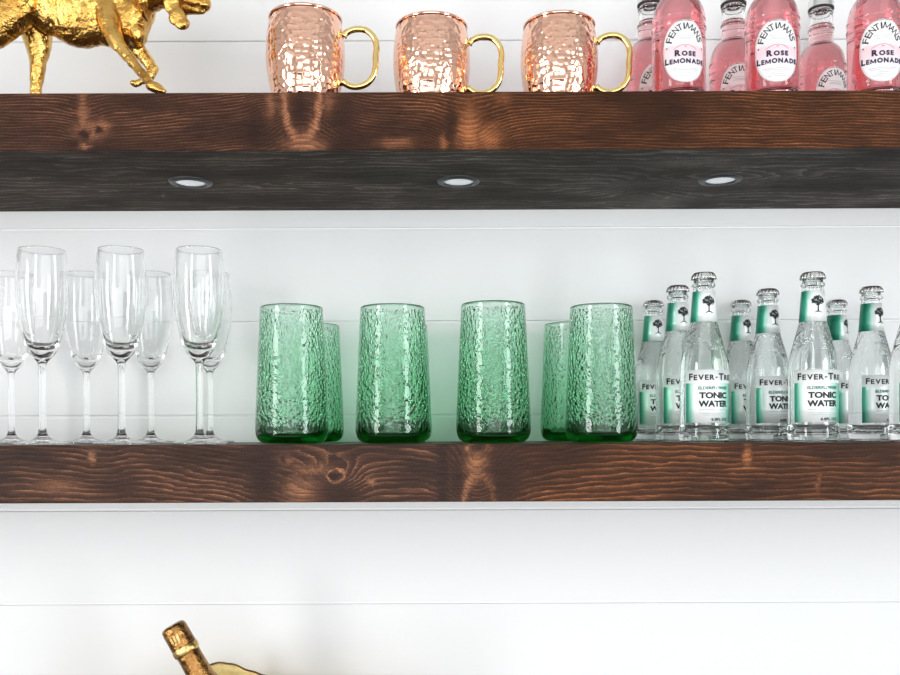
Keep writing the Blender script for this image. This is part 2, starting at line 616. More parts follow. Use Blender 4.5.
class Flat:
    """flat marks in (u, v), later wrapped round a bottle"""
    def __init__(s):
        s.v, s.f, s.mi = [], [], []

    def add(s, vs, fs, mi=0):
        b = len(s.v)
        s.v += vs
        for f in fs:
            s.f.append(tuple(i + b for i in f))
            s.mi.append(mi)

    def word(s, t, u, v, w, h, mi=0, off=0.0):
        vs, fs, W, H = text_geo(t, off)
        s.add([(u - w / 2 + x / W * w, v - h / 2 + y / H * h) for x, y in vs], fs, mi)

    def caps(s, t, u, v, w, h, mi=0, off=0.0, k=0.78):
        """small capitals: every word's first letter is taller"""
        parts, x = [], 0.0
        first = True
        for ch in t:
            if ch == ' ':
                x += .35; first = True; continue
            g_ = text_geo(ch, off)
            q = 1.0 if first else k
            parts.append((g_, x, q, ch))
            x += g_[2] * q + (.10 if ch != '-' else .12)
            first = (ch == '-')
        x -= .10
        ref = text_geo('E', off)[3]
        for (vs, fs, W, H), px, q, ch in parts:
            dy = (.30 * h) if ch == '-' else 0.0
            hh = h * q * H / ref
            s.add([(u - w / 2 + (px + vx * q) / x * w, v - h / 2 + dy + vy / H * hh) for vx, vy in vs], fs, mi)

    def arc(s, t, uc, vc, a, b, t0, t1, h, wid, mi=0, off=0.0, serif=False):
        """letters standing along an ellipse arc, angles from the top, clockwise positive"""
        adv = {'I': .80, 'M': 1.40}
        tot = sum(adv.get(c, 1.0) for c in t)
        run = 0.0
        for i, ch in enumerate(t):
            q = adv.get(ch, 1.0)
            th = t0 + (t1 - t0) * (run + q / 2) / tot
            run += q
            vs, fs, W, H = text_geo(ch, off)
            cu, cv = uc + a * math.sin(th), vc + b * math.cos(th)
            tx, ty = a * math.cos(th), -b * math.sin(th)
            l = math.hypot(tx, ty); tx /= l; ty /= l
            w = wid * (0.24 if ch == 'I' else 1.25 if ch == 'M' else .90)
            pts = list(vs)
            out = []
            for x, y in pts:
                p, q = (x / W - .5) * w, (y / H - .5) * h
                out.append((cu + p * tx - q * ty, cv + p * ty + q * tx))
            s.add(out, fs, mi)
            if serif and ch in 'FNTA':
                for sx in ((-.5, .5) if ch in 'NA' else (0,) if ch in 'T' else (-.5,)):
                    s_w = wid * .30
                    qs = []
                    for dx, dy in ((-s_w / 2, -h * .5), (s_w / 2, -h * .5), (s_w / 2, -h * .40), (-s_w / 2, -h * .40)):
                        p, q = sx * w * .86 + dx, dy
                        qs.append((cu + p * tx - q * ty, cv + p * ty + q * tx))
                    s.add(qs, [(0, 1, 2, 3)], mi)

    def bar(s, u, v, w, h, mi=0):
        n = max(1, int(w / .002))
        vs = []
        for i in range(n + 1):
            x = u - w / 2 + w * i / n
            vs += [(x, v - h / 2), (x, v + h / 2)]
        s.add(vs, [(2 * i, 2 * i + 2, 2 * i + 3, 2 * i + 1) for i in range(n)], mi)

    def disc(s, u, v, r, mi=0, rv=None, n=10):
        rv = rv or r
        s.add([(u + r * math.cos(2 * PI * k / n), v + rv * math.sin(2 * PI * k / n)) for k in range(n)], [tuple(range(n))], mi)

    def poly(s, pts, mi=0):
        s.add(list(pts), [tuple(range(len(pts)))], mi)

    def wrap(s, name, R, eps, mats, parent):
        """R: number or function of v"""
        bm = bmesh.new()
        vs = []
        for u, v in s.v:
            r = (R(v) if callable(R) else R)
            a = u / r
            vs.append(bm.verts.new(((r + eps) * math.sin(a), -(r + eps) * math.cos(a), v)))
        for f, mi in zip(s.f, s.mi):
            try:
                q = bm.faces.new([vs[i] for i in f])
                q.material_index = mi
            except ValueError:
                pass
        return obj(name, bm, mats, parent, smooth=False)


def oval(name, R, vc, a, b, eps, mat, parent):
    """an oval paper label lying on a cylinder, with a thin edge"""
    bm = bmesh.new()
    rings, n = [], 48
    for (k, e) in [(i / 10, eps) for i in range(1, 11)] + [(1.0, 0.0)]:
        ring = []
        for j in range(n):
            t = 2 * PI * j / n
            # superellipse: a long egg-round label
            cu, sv = math.cos(t), math.sin(t)
            u = a * k * math.copysign(abs(cu) ** .92, cu)
            v = vc + b * k * math.copysign(abs(sv) ** .92, sv)
            ring.append(bm.verts.new(((R + e) * math.sin(u / R), -(R + e) * math.cos(u / R), v)))
        rings.append(ring)
    c = bm.verts.new((0, -(R + eps), vc))
    for j in range(n):
        bm.faces.new((c, rings[0][j], rings[0][(j + 1) % n]))
    for A, B in zip(rings, rings[1:]):
        for j in range(n):
            bm.faces.new((A[j], B[j], B[(j + 1) % n], A[(j + 1) % n]))
    return obj(name, fixn(bm), mat, parent)


def band(name, R, v0, v1, half, eps, mat, parent, n=40):
    """a label wrapped round a bottle between two heights"""
    bm = bmesh.new()
    full = half >= PI - 1e-3
    cols = []
    m = n if full else n + 1
    for i in range(m):
        a = -half + 2 * half * i / n
        col = []
        for v, e in ((v0, 0), (v0, eps), (v0 + (v1 - v0) / 3, eps), (v0 + (v1 - v0) * 2 / 3, eps), (v1, eps), (v1, 0)):
            r = (R(v) if callable(R) else R) + e
            col.append(bm.verts.new((r * math.sin(a), -r * math.cos(a), v)))
        cols.append(col)
    for i in range(m if full else m - 1):
        A, B = cols[i], cols[(i + 1) % m]
        for k in range(5):
            bm.faces.new((A[k], B[k], B[k + 1], A[k + 1]))
    return obj(name, fixn(bm), mat, parent)


# ------------------------------------------------------------------ the room
def rect_wall(name, mat, axis, pos, th, a0, a1, z0, z1, hole=None):
    """wall slab; axis 'x': plane x = pos running along y, axis 'y': plane y = pos running along x"""
    bm = bmesh.new()

    def b(p0, p1, q0, q1):
        lo, hi = min(pos, pos + th), max(pos, pos + th)
        if axis == 'x': box(bm, lo, hi, p0, p1, q0, q1)
        else: box(bm, p0, p1, lo, hi, q0, q1)
    if hole is None:
        b(a0, a1, z0, z1)
    else:
        h0, h1, g0, g1 = hole
        b(a0, h0, z0, z1); b(h1, a1, z0, z1); b(h0, h1, z0, g0); b(h0, h1, g1, z1)
    return tag(obj(name, bm, mat, None, smooth=False), kind='structure')


XW, YB, ZF, ZC = 2.3, -3.6, -1.30, 1.75


def shiplap():
    bm = bmesh.new()
    pitch = 93.6 * sc(DEP)
    zg = CZ - (41.0 - YH) * sc(DEP)          # one groove in view
    k0 = math.floor((ZF - zg) / pitch)
    z = zg + k0 * pitch
    gap = 0.0030
    while z < ZC:
        z0, z1 = max(z + gap / 2, ZF), min(z + pitch - gap / 2, ZC)
        if z1 > z0 + .005:
            box(bm, -XW, XW, DEP, DEP + .016, z0, z1, 0.0009)
        z += pitch
    box(bm, -XW, XW, DEP + .0045, DEP + .10, ZF, ZC)
    return tag(obj('wall_back', bm, M_WALL, None, smooth=False), kind='structure')


shiplap()
WIN = (-2.45, -1.60, -1.15, 1.05)
rect_wall('wall_left', M_CEIL, 'x', -XW, -.1, YB, DEP + .1, ZF, ZC, WIN)
rect_wall('wall_right', M_CEIL, 'x', XW, .1, YB, DEP + .1, ZF, ZC, WIN)
rect_wall('wall_front', M_CEIL, 'y', YB, -.1, -XW, XW, ZF, ZC, (-1.6, 1.6, -1.15, .65))  # opening added for the unseen frontal fill light
bm = bmesh.new(); box(bm, -XW, XW, YB, DEP + .1, ZF - .1, ZF)
tag(obj('floor', bm, M_FLOOR, smooth=False), kind='structure')
bm = bmesh.new(); box(bm, -XW, XW, YB, DEP + .1, ZC, ZC + .1)
tag(obj('ceiling', bm, M_CEIL, smooth=False), kind='structure')
for i, s in enumerate((-1, 1)):
    bm = bmesh.new()
    w0, w1, g0, g1 = WIN
    x0, x1 = (s * XW - .02, s * XW + .02)
    for (a, b, c, d) in ((w0 - .06, w0 + .02, g0 - .06, g1 + .06), (w1 - .02, w1 + .06, g0 - .06, g1 + .06), (w0 + .02, w1 - .02, g0 - .06, g0 + .02), (w0 + .02, w1 - .02, g1 - .02, g1 + .06)):
        box(bm, x0, x1, a, b, c, d)
    tag(obj('window_%d' % (i + 1), bm, M_FRAME, smooth=False), kind='structure')

# unseen counter added far below the shelves, on which the gold bowl stands
ZCNT = -.518
bm = bmesh.new(); box(bm, -1.6, 1.6, -.36, DEP, ZCNT - .04, ZCNT, .004)
box(bm, -1.58, 1.58, -.33, DEP, ZF, ZCNT - .04)
tag(obj('unseen_counter_1', bm, M_COUNT, smooth=False), kind='structure')

# ------------------------------------------------------------------ shelves
def shelf(label, ztop, mfront, lamps, zc_name):
    t = thing('floating_shelf', label, 'shelf', (0, 0, ztop), 0, None)
    XL = .95
    bm = bmesh.new(); box(bm, -XL, XL, 0, .0040, -TH / 2, TH / 2, .0011)
    f = obj('front_board', bm, mfront, t, smooth=False); f.location = (0, 0, -TH / 2)
    bm = bmesh.new(); box(bm, -XL, XL, .0041, DEP - .001, -.019, -.0003, .0006)
    obj('top_board', bm, M_TOP, t, smooth=False)
    bm = bmesh.new(); box(bm, -XL, XL, .0041, DEP - .001, -TH + .0002, -TH + .020, .0006)
    obj('bottom_board', bm, M_UN, t, smooth=False)
    for px, py in lamps:
        Y = D0 * ((YH - (py + ROLL * (px - 450))) / (YH - 150.6)) - D0
        Y = D0 / ((YH - (py + ROLL * (px - 450))) / (YH - 150.6)) - D0
        bm = bmesh.new()
        R = 21.5 * sc(Y)
        lathe(bm, [(R * .70, -.0022), (R * .74, -.0026), (R * .97, -.0012), (R, -.0002), (R, .002)], 48)
        lathe(bm, [(R * .70, -.0022), (R * .70, .004)], 48)
        r = obj('recessed_light', fixn(bm), M_NICK, t); r.location = (PX(px, Y), Y, -TH)
        bm = bmesh.new()
        lathe(bm, [(R * .70, .0002), (R * .5, -.0012), (R * .25, -.0020), (0, -.0023)], 48)
        obj('lens', fixn(bm), M_LENS, r)
    return t


shelf('dark-stained thick wooden shelf holding copper mugs, with three recessed lights underneath', ZU, M_UP, [(191.5, 183.3), (459.5, 182.2), (721, 180.6)], 'u')
shelf('dark-stained thick wooden shelf holding the flutes, green tumblers and tonic bottles', ZL, M_LO, [(191.5, 700)] and [], 'l')

# ------------------------------------------------------------------ champagne flutes
def make_flute():
    t = thing('champagne_flute', '', 'glass')
    k = 1.1505e-3
    foot = spline([(.0000, .0003), (.020, .0003), (.0300, .0004), (.0312, .0012), (.0300, .0022), (.020, .0036), (.0110, .0062), (.0068, .0098), (.0052, .0128), (.0046, .0150)], 4)
    stem = spline([(.0046, .0150), (.0042, .020), (.0038, .045), (.0038, .070), (.0041, .088), (.0050, .0930), (.0072, .0962)], 5)
    outer = spline([(.0072, .0962), (.0098, .0990), (.0165, .1085), (.0220, .1265), (.0256, .1440), (.0283, .1640), (.0287, .182), (.0274, .204), (.0256, .2205)], 7)
    tip = [(.0255, .2213), (.0250, .2217), (.0245, .2213)]
    inner = spline([(.0244, .2205), (.0263, .204), (.0276, .182), (.0272, .164), (.0244, .145), (.0203, .1290), (.0158, .1180), (.0108, .1120), (.0055, .1096), (0, .1090)], 7)
    bm = bmesh.new(); lathe(bm, outer + tip + inner, 72)
    obj('bowl', bm, M_GLASS, t)
    bm = bmesh.new(); lathe(bm, stem, 40)
    obj('stem', bm, M_GLASS, t)
    bm = bmesh.new(); lathe(bm, foot, 64)
    obj('foot', bm, M_GLASS, t)
    return t


fl = make_flute()
fl.scale = (1, 1, 1.009)
flutes = [  # centre px, depth, label
    (42.5, .050, 'clear champagne flute in the front row, farthest of it from the green tumblers'),
    (121.5, .050, 'clear champagne flute in the middle of the front row of three'),
    (199.5, .052, 'clear champagne flute in the front row, closest of it to the green tumblers'),
    (11.5, .210, 'clear champagne flute in the back row, cut by the picture edge'),
    (86.5, .212, 'clear champagne flute standing behind, between the first and second front flutes'),
    (151, .212, 'clear champagne flute standing behind, between the second and third front flutes'),
    (210, .212, 'clear champagne flute hidden half behind the front flute nearest the green tumblers')]
for i, (px, Y, lab) in enumerate(flutes):
    o = fl if i == 0 else dup(fl)
    o.location = (PX(px, Y), Y, ZL)
    o.rotation_euler.z = random.uniform(0, 6)
    tag(o, lab, 'glass', 'champagne flutes on the lower shelf')

# ------------------------------------------------------------------ green tumblers
def tumbler_mesh():
    outer = [(0, .0030), (.018, .0026), (.026, .0008), (.030, .0004), (.0345, .0016)]
    outer = [(0, .0030), (.016, .0027)] + spline([(.024, .0012), (.0300, .0003), (.0355, .0024), (.0394, .0070), (.0412, .0140), (.0414, .022)], 5) + \
        [(.0414 - (.0414 - .0356) * ((z - .022) / (.1575 - .022)), z) for z in [.022 + (.1575 - .022) * i / 190 for i in range(1, 191)]]
    lip = [(.0354, .1588), (.0347, .1594), (.0340, .1588)]
    inner = [(.0336 - .0 + (.0368 - .0336) * ((.157 - z) / (.157 - .026)), z) for z in [.157 - (.157 - .026) * i / 170 for i in range(171)]]
    inner += spline([(.0368, .026), (.0358, .0160), (.0315, .0105), (.022, .0092), (.010, .0090), (0, .0090)], 4)[1:]
    bm = bmesh.new()
    rnd = random.Random(11)
    cell = {}
    cs = .0046
    zt = .1535
    for _ in range(9000):
        a, z = rnd.random() * 2 * PI, .016 + rnd.random() * (zt - .016)
        x = a * .039
        key = (int(x / cs), int(z / cs))
        r = .0012 + .0011 * rnd.random()
        if any((x - q[0]) ** 2 + (z - q[1]) ** 2 < (r + q[2]) ** 2 for dx in (-1, 0, 1) for dz in (-1, 0, 1) for q in cell.get((key[0] + dx, key[1] + dz), ())):
            continue
        cell.setdefault(key, []).append((x, z, r, rnd.choice((1, 1, -.8))))

    def seeds(p, a):
        z = p[2]
        rr = math.hypot(p[0], p[1])
        inside = rr < wall_r(z) - .0010
        if not (.014 < z < .1535): return p
        x = a * .039
        h = .00022 * math.sin(x * 310 + 2.1 * math.sin(z * 190)) * math.sin(z * 230 + 1.7 * math.sin(x * 170))
        key = (int(x / cs), int(z / cs))
        for dx in (-1, 0, 1):
            for dz in (-1, 0, 1):
                for q in cell.get((key[0] + dx, key[1] + dz), ()):
                    d2 = ((x - q[0]) ** 2 + (z - q[1]) ** 2) / (q[2] * q[2])
                    if d2 < 1.0:
                        h += q[3] * q[2] * .75 * (1 - d2) ** 1.3
        h *= 1.0 if inside else .16
        k = (rr + h) / rr
        return (p[0] * k, p[1] * k, z)

    def wall_r(z):
        return .0414 if z < .022 else .0414 - (.0414 - .0356) * ((z - .022) / (.1575 - .022))
    lathe(bm, outer + lip, 340, seeds)
    lathe(bm, lip[-1:] + inner, 340, seeds)
    bmesh.ops.remove_doubles(bm, verts=bm.verts[:], dist=1e-6)
    for v in bm.verts: v.co.z *= .979
    return bm


tm = obj('green_tumbler', tumbler_mesh(), M_TUMB)
tumblers = [
    (292, .047, 'tall green bubble glass tumbler in front, next to the champagne flutes'),
    (393, .050, 'tall green bubble glass tumbler in front, second from the champagne flutes'),
    (493.5, .046, 'tall green bubble glass tumbler in front, third from the champagne flutes'),
    (601.5, .052, 'tall green bubble glass tumbler in front, next to the tonic bottles'),
    (313, .230, 'green tumbler mostly hidden behind the front tumbler beside the flutes'),
    (401, .228, 'green tumbler almost fully hidden behind the second front tumbler from the flutes'),
    (487.5, .230, 'green tumbler almost fully hidden behind the third front tumbler from the flutes'),
    (571.5, .226, 'green tumbler half hidden behind the front tumbler beside the tonic bottles')]
for i, (px, Y, lab) in enumerate(tumblers):
    o = tm if i == 0 else dup(tm)
    o.location = (PX(px, Y), Y, ZL + .0003)
    k = {1: 1.035, 2: 1.03}.get(i, 1.0)          # hand-blown, so not all alike
    o.scale = (k, k, 1.015 if i == 2 else 1.0)
    o.rotation_euler.z = random.uniform(0, 6)
    tag(o, lab, 'glass', 'green tumblers on the lower shelf')

# ------------------------------------------------------------------ tonic bottles
M_TGLASS = m_bottle('tonic_bottle_glass', .104, .136)


def neckr(v):
    return .0138 - (.0138 - .0113) * max(0, min(1, (v - .136) / (.172 - .136)))


def make_tonic():
    t = thing('tonic_bottle', '', 'bottle')
    outer = [(0, .0035), (.014, .0026)] + spline([(.0200, .0008), (.0240, .0010), (.0262, .0050), (.0266, .0110), (.0262, .0165), (.0254, .0195), (.0253, .024)], 4) + \
        spline([(.0253, .030), (.0253, .060), (.0252, .078), (.0243, .092), (.0214, .108), (.0178, .122), (.0147, .134), (.0135, .140), (.0123, .157), (.0111, .172), (.0108, .1755)], 6) + \
        spline([(.0108, .1765), (.0121, .1780), (.0121, .1805), (.0108, .1820)], 3) + [(.0105, .184), (.0105, .1912)]
    inner = [(.0086, .1912), (.0086, .178)] + [(r, z) for r, z in spline([(.0090, .172), (.0101, .157), (.0113, .140), (.0153, .122), (.0190, .108), (.0218, .092), (.0228, .078), (.0229, .060), (.0229, .026), (.0205, .0120), (.0120, .0095), (0, .0090)], 5)]
    bm = bmesh.new(); lathe(bm, outer + inner, 64)
    obj('glass_body', bm, M_TGLASS, t)
    liq = [(0, .1465), (.0105, .1465), (.0110, .1470)] + [(r + .0004, z) for r, z in spline([(.0113, .140), (.0153, .122), (.0190, .108), (.0218, .092), (.0228, .078), (.0229, .060), (.0229, .026), (.0205, .0120)], 5)] + [(.0120, .0090), (0, .0086)]
    bm = bmesh.new(); lathe(bm, liq[::-1], 48)
    obj('liquid', bm, M_WATER, t)
    # crown cap
    bm = bmesh.new()

    def fl_(p, a):
        r = math.hypot(p[0], p[1])
        if p[2] < .1905 and r > .0110:
            k = 1 + .045 * math.cos(a * 21)
            return (p[0] * k, p[1] * k, p[2])
        return p
    lathe(bm, [(.0107, .1862), (.0129, .1858), (.0128, .1872), (.0122, .1894), (.0117, .1915), (.0105, .1930), (.0070, .1936), (0, .1938)], 126, fl_)
    obj('crown_cap', fixn(bm), M_CAPS, t)
    # body label
    R = .0253
    lb = band('label', R, .0225, .0815, 1.22, .0003, M_TLAB, t)
    w = Flat()
    w.caps('FEVER-TREE', 0.000, .0738, .0530, .0076, 0, .035, .80)
    w.word('ELDERFLOWER', 0.000, .0612, .0330, .0036, 1, .03)
    w.word('TONIC', 0.000, .0530, .0310, .0072, 0, .05)
    w.word('WATER', 0.000, .0437, .0330, .0072, 0, .05)
    for v, ww in ((.0372, .032), (.0330, .030), (.0312, .024)):
        w.bar(0, v, ww, .0007, 2)
    w.word('6.8FL OZ', .0060, .0262, .0190, .0032, 0, .03)
    w.wrap('lettering', R, .0007, [M_BLACK, M_GREENI, M_GREYI, M_WHITEP], lb)
    # neck label with its tree emblem
    nl = band('neck_label', neckr, .1365, .1715, PI, .0004, M_NLAB, t, 48)
    e = Flat()
    rnd = random.Random(3)
    for a in range(46):
        th, q = rnd.random() * 2 * PI, math.sqrt(rnd.random())
        e.disc(.0062 * q * math.cos(th), .1602 + .0050 * q * math.sin(th), .0006 + .0007 * rnd.random(), 0)
    e.poly([(-.0008, .1475), (.0008, .1475), (.0005, .1550), (-.0005, .1550)])
    for du, dv in ((-.0052, .1600), (-.0030, .1630), (.0002, .1640), (.0032, .1628), (.0052, .1598)):
        e.poly([(-.0004, .1535), (.0005, .1535), (du + .0003, dv), (du - .0003, dv)])
    e.poly([(-.0046, .1462), (.0046, .1462), (.0014, .1482), (-.0014, .1482)])
    e.wrap('tree_emblem', neckr, .0009, M_BLACK, nl)
    return t


tn = make_tonic()
tn.scale = (1.055, 1.055, .988)
tonics = [
    (705.0, .0295, 9, 'tonic bottle with green neck label at the shelf edge, beside the back bottles by the tumblers'),
    (814.0, .0295, 3, 'tonic bottle with green neck label at the shelf edge, fully in view amid the right cluster'),
    (916, .0295, 8, 'tonic bottle cut off by the picture edge'),
    (679, .122, 17, 'tonic bottle partly hidden, just behind the front tonic bottle nearest the green tumblers'),
    (769, .152, 20, 'tonic bottle in the middle row, between the two whole front tonic bottles'),
    (872.5, .135, 22, 'tonic bottle in the middle row, beside the one cut by the picture edge'),
    (654.5, .2515, 15, 'tonic bottle in the back row, closest to the green tumblers'),
    (742, .2515, 25, 'tonic bottle in the back row, seen between the first front and middle row bottle'),
    (838, .2515, 48, 'tonic bottle in the back row, mostly hidden behind the whole front bottle farthest along')]
tonic_labels = [
    'small tonic bottle at the shelf edge, frontmost of those beside the green tumblers',
    'small tonic bottle at the shelf edge, standing alone in front midway along the tonics',
    'small tonic bottle at the shelf edge, cut off by the picture border',
    'small tonic bottle in the second row, overlapped by the frontmost one near the tumblers',
    'small tonic bottle in the second row, its whole label visible between the front bottles',
    'small tonic bottle in the second row, beside the one cut by the picture border',
    'small tonic bottle against the wall, the one nearest the green tumblers',
    'small tonic bottle against the wall, seen in the gap between two whole front bottles',
    'small tonic bottle against the wall, its dark green label showing past a front bottle']
for i, (px, Y, rot, _) in enumerate(tonics):
    o = tn if i == 0 else dup(tn)
    o.location = (PX(px - .8, Y), Y, ZL)
    o.rotation_euler.z = math.radians(rot)
    tag(o, tonic_labels[i], 'bottle', 'tonic bottles on the lower shelf')

# ------------------------------------------------------------------ pink lemonade bottles
def m_pglass():
    g = G('soda_bottle_glass')
    return g.bsdf((.99, .98, .98), 0.0, trans=1.0, ior=1.5)


M_PGLASS = m_pglass()


def make_pink():
    t = thing('lemonade_bottle', '', 'bottle')
    R = .0300
    outer = [(0, .004), (.016, .003)] + spline([(.0230, .0008), (.0275, .0010), (.0297, .0050), (R, .011)], 4) + [(R, .02), (R, .04), (R, .06), (R, .0815), (R, .0827)] + \
        spline([(R + .0008, .0840), (R + .0008, .0855), (R, .0870), (.0300, .0920), (.0303, .0937), (.0297, .0975), (.0287, .1020), (.0268, .1090), (.0244, .1145), (.0208, .1197), (.0168, .1230), (.0155, .1260), (.0152, .1335), (.0151, .1405), (.0160, .1427), (.0160, .1445), (.0149, .1465), (.0143, .1535), (.0142, .1605)], 5) + \
        spline([(.0138, .1625), (.0150, .1640), (.0150, .1665), (.0134, .1685)], 3) + [(.0130, .1705), (.0130, .178)]
    inner = [(.0105, .178), (.0106, .1655)] + spline([(.0112, .1595), (.0118, .1405), (.0122, .1285), (.0140, .1215), (.0185, .1175), (.0220, .1125), (.0243, .1075), (.0264, .1005), (.0273, .0905), (.0275, .06), (.0275, .018), (.0240, .010), (.014, .0085), (0, .0080)], 5)
    bm = bmesh.new(); lathe(bm, outer + inner, 64)
    obj('glass_body', bm, M_PGLASS, t)
    liq = [(0, .1480), (.0116, .1480)] + [(r + .0004, z) for r, z in spline([(.0115, .1485), (.0118, .1405), (.0122, .1285), (.0140, .1215), (.0185, .1175), (.0220, .1125), (.0243, .1075), (.0264, .1005), (.0273, .0905), (.0275, .06), (.0275, .018), (.0240, .010)], 5)] + [(.014, .0081), (0, .0076)]
    bm = bmesh.new(); lathe(bm, liq[::-1], 48)
    obj('liquid', bm, M_PINK, t)
    bm = bmesh.new()
    lathe(bm, [(.0128, .1685), (.0158, .1685), (.0160, .1693), (.0160, .1710)], 64, mi=1)
    lathe(bm, [(.0160, .1710), (.0159, .1775), (.0155, .1810), (.0146, .1823), (.008, .1827), (0, .1828)], 64)
    obj('bottle_cap', fixn(bm), [M_CAPS, M_CAPD], t, sharp=40)

    lb = oval('label', R, .0506, .0252, .0350, .0003, M_PLAB, t)
    w = Flat()
    w.arc('FENTIMANS', 0, .0535, .0192, .0244, -1.30, 1.25, .0072, .0060, 0, .006, True)
    for v, ww in ((.0672, .020), (.0649, .014), (.0634, .018), (.0309, .030), (.0291, .026), (.0263, .012), (.0243, .016), (.0222, .022)):
        w.bar(0, v, ww, .0006, 1)
    for s in (-1, 1):
        w.disc(s * .0205, .0547, .0009, 0)
    # little rose-coloured arch over the name
    n = 12
    up = [(.015 * math.sin(-1 + 2 * i / n), .0467 + .0110 * math.cos(-1 + 2 * i / n)) for i in range(n + 1)]
    lo = [(.015 * math.sin(-1 + 2 * i / n), .0467 + .0110 * math.cos(-1 + 2 * i / n) - .0010) for i in range(n + 1)]
    for i in range(n):
        w.poly([up[i], up[i + 1], lo[i + 1], lo[i]], 2)
    w.disc(0, .0552, .0018, 2, .0007)
    w.caps('ROSE', 0, .0480, .0235, .0070, 3, .055, .80)
    w.caps('LEMONADE', 0, .0398, .0455, .0070, 3, .055, .80)
    w.wrap('lettering', R, .0007, [M_BLACK, M_GREYI, M_ROSEI, M_INK], lb)
    return t


pk = make_pink()
pinks = [
    (680, .046, 0.5, 'pink lemonade bottle with oval white label in front, closest to the copper mugs'),
    (773.5, .046, -8, 'pink lemonade bottle with oval white label, middle one of the three in front'),
    (876.5, .046, -9, 'pink lemonade bottle with oval white label in front, farthest from the copper mugs'),
    (651.5, .168, 8, 'pink lemonade bottle standing behind, partly hidden, nearest the copper mugs'),
    (735, .168, -1, 'pink lemonade bottle standing behind, between the first and middle front bottles'),
    (822.5, .182, 13, 'pink lemonade bottle standing behind, silver cap showing, between middle and last front bottles'),
    (909, .175, 0, 'pink lemonade bottle standing behind, almost wholly cut off by the picture border')]
for i, (px, Y, rot, lab) in enumerate(pinks):
    o = pk if i == 0 else dup(pk)
    o.location = (PX(px, Y), Y, ZU)
    o.rotation_euler.z = math.radians(rot)
    tag(o, lab, 'bottle', 'pink lemonade bottles on the upper shelf')

# ------------------------------------------------------------------ copper mugs
def make_mug():
    t = thing('copper_mug', '', 'mug')
    prof = [(0, .0008), (.028, .0006)] + spline([(.0335, .0006), (.0362, .0040), (.0398, .018), (.0432, .036), (.0447, .054), (.0443, .072), (.0427, .087), (.0407, .0963), (.0403, .0980)], 6)
    bm = bmesh.new(); lathe(bm, prof, 96)
    obj('body', bm, M_COPPER, t)
    bm = bmesh.new()
    lathe(bm, [(.0390, .0980)] + [(.0386, .092), (.0415, .073), (.0426, .055), (.041, .035), (.037, .015), (.033, .004), (0, .003)], 72)
    obj('inner_lining', bm, M_COPIN, t)
    bm = bmesh.new()
    lathe(bm, [(.0402 + .0018 * math.cos(a), .0992 + .0021 * math.sin(a)) for a in [2 * PI * i / 14 for i in range(15)]], 96)
    obj('rim', fixn(bm), M_COPRIM, t)
    # D-shaped brass handle towards +X
    pts2 = spline([(.0435, .0800), (.0500, .0850), (.0590, .0872), (.0700, .0855), (.0785, .0775), (.0815, .0665), (.0805, .0550), (.0805, .0450), (.0780, .0340), (.0705, .0250), (.0600, .0215), (.0510, .0225), (.0425, .0275)], 5)
    n = len(pts2)
    rad = [.0036 + (.0010 if i in (0, 1, n - 1, n - 2) else 0) for i in range(n)]
    bm = bmesh.new(); tube(bm, [(r, 0, z) for r, z in pts2], rad, 16)
    obj('handle', fixn(bm), M_BRASS, t)
    return t


mg = make_mug()
mugs = [(307, .046, -3, 'hammered copper mug with brass handle, nearest the gold dog figurine'),
        (433, .068, -3, 'hammered copper mug with brass handle, the middle one of three'),
        (560.5, .067, -5, 'hammered copper mug with brass handle, beside the pink lemonade bottles')]
for i, (px, Y, rot, lab) in enumerate(mugs):
    o = mg if i == 0 else dup(mg)
    o.location = (PX(px, Y), Y, ZU)
    o.rotation_euler.z = math.radians(rot)
    tag(o, lab, 'mug', 'copper mugs on the upper shelf')

# ------------------------------------------------------------------ gold dog
def blob_chain(bm, pts):
    """pts: (px, py, Y, radius_px); fills the chain with overlapping balls"""
    for i in range(len(pts) - 1):
        a, b = pts[i], pts[i + 1]
        pa, pb = P(*a[:3]), P(*b[:3])
        ra, rb = a[3] * sc(a[2]), b[3] * sc(b[2])
        n = max(2, int((pa - pb).length / (min(ra, rb) * .35)))
        for k in range(n + 1):
            t = k / n
            p = pa.lerp(pb, t)
            r = ra + (rb - ra) * t
            m = Matrix.Translation(p) @ Matrix.Diagonal((r, r, r, 1))
            bmesh.ops.create_icosphere(bm, subdivisions=2, radius=1.0, matrix=m)


def ell(bm, px, py, Y, rx, ry, rY, rot=0.0):
    s = sc(Y)
    m = Matrix.Translation(P(px, py, Y)) @ Matrix.Rotation(rot, 4, 'Y') @ Matrix.Diagonal((rx * s, rY * s, ry * s, 1))
    bmesh.ops.create_icosphere(bm, subdivisions=3, radius=1.0, matrix=m)


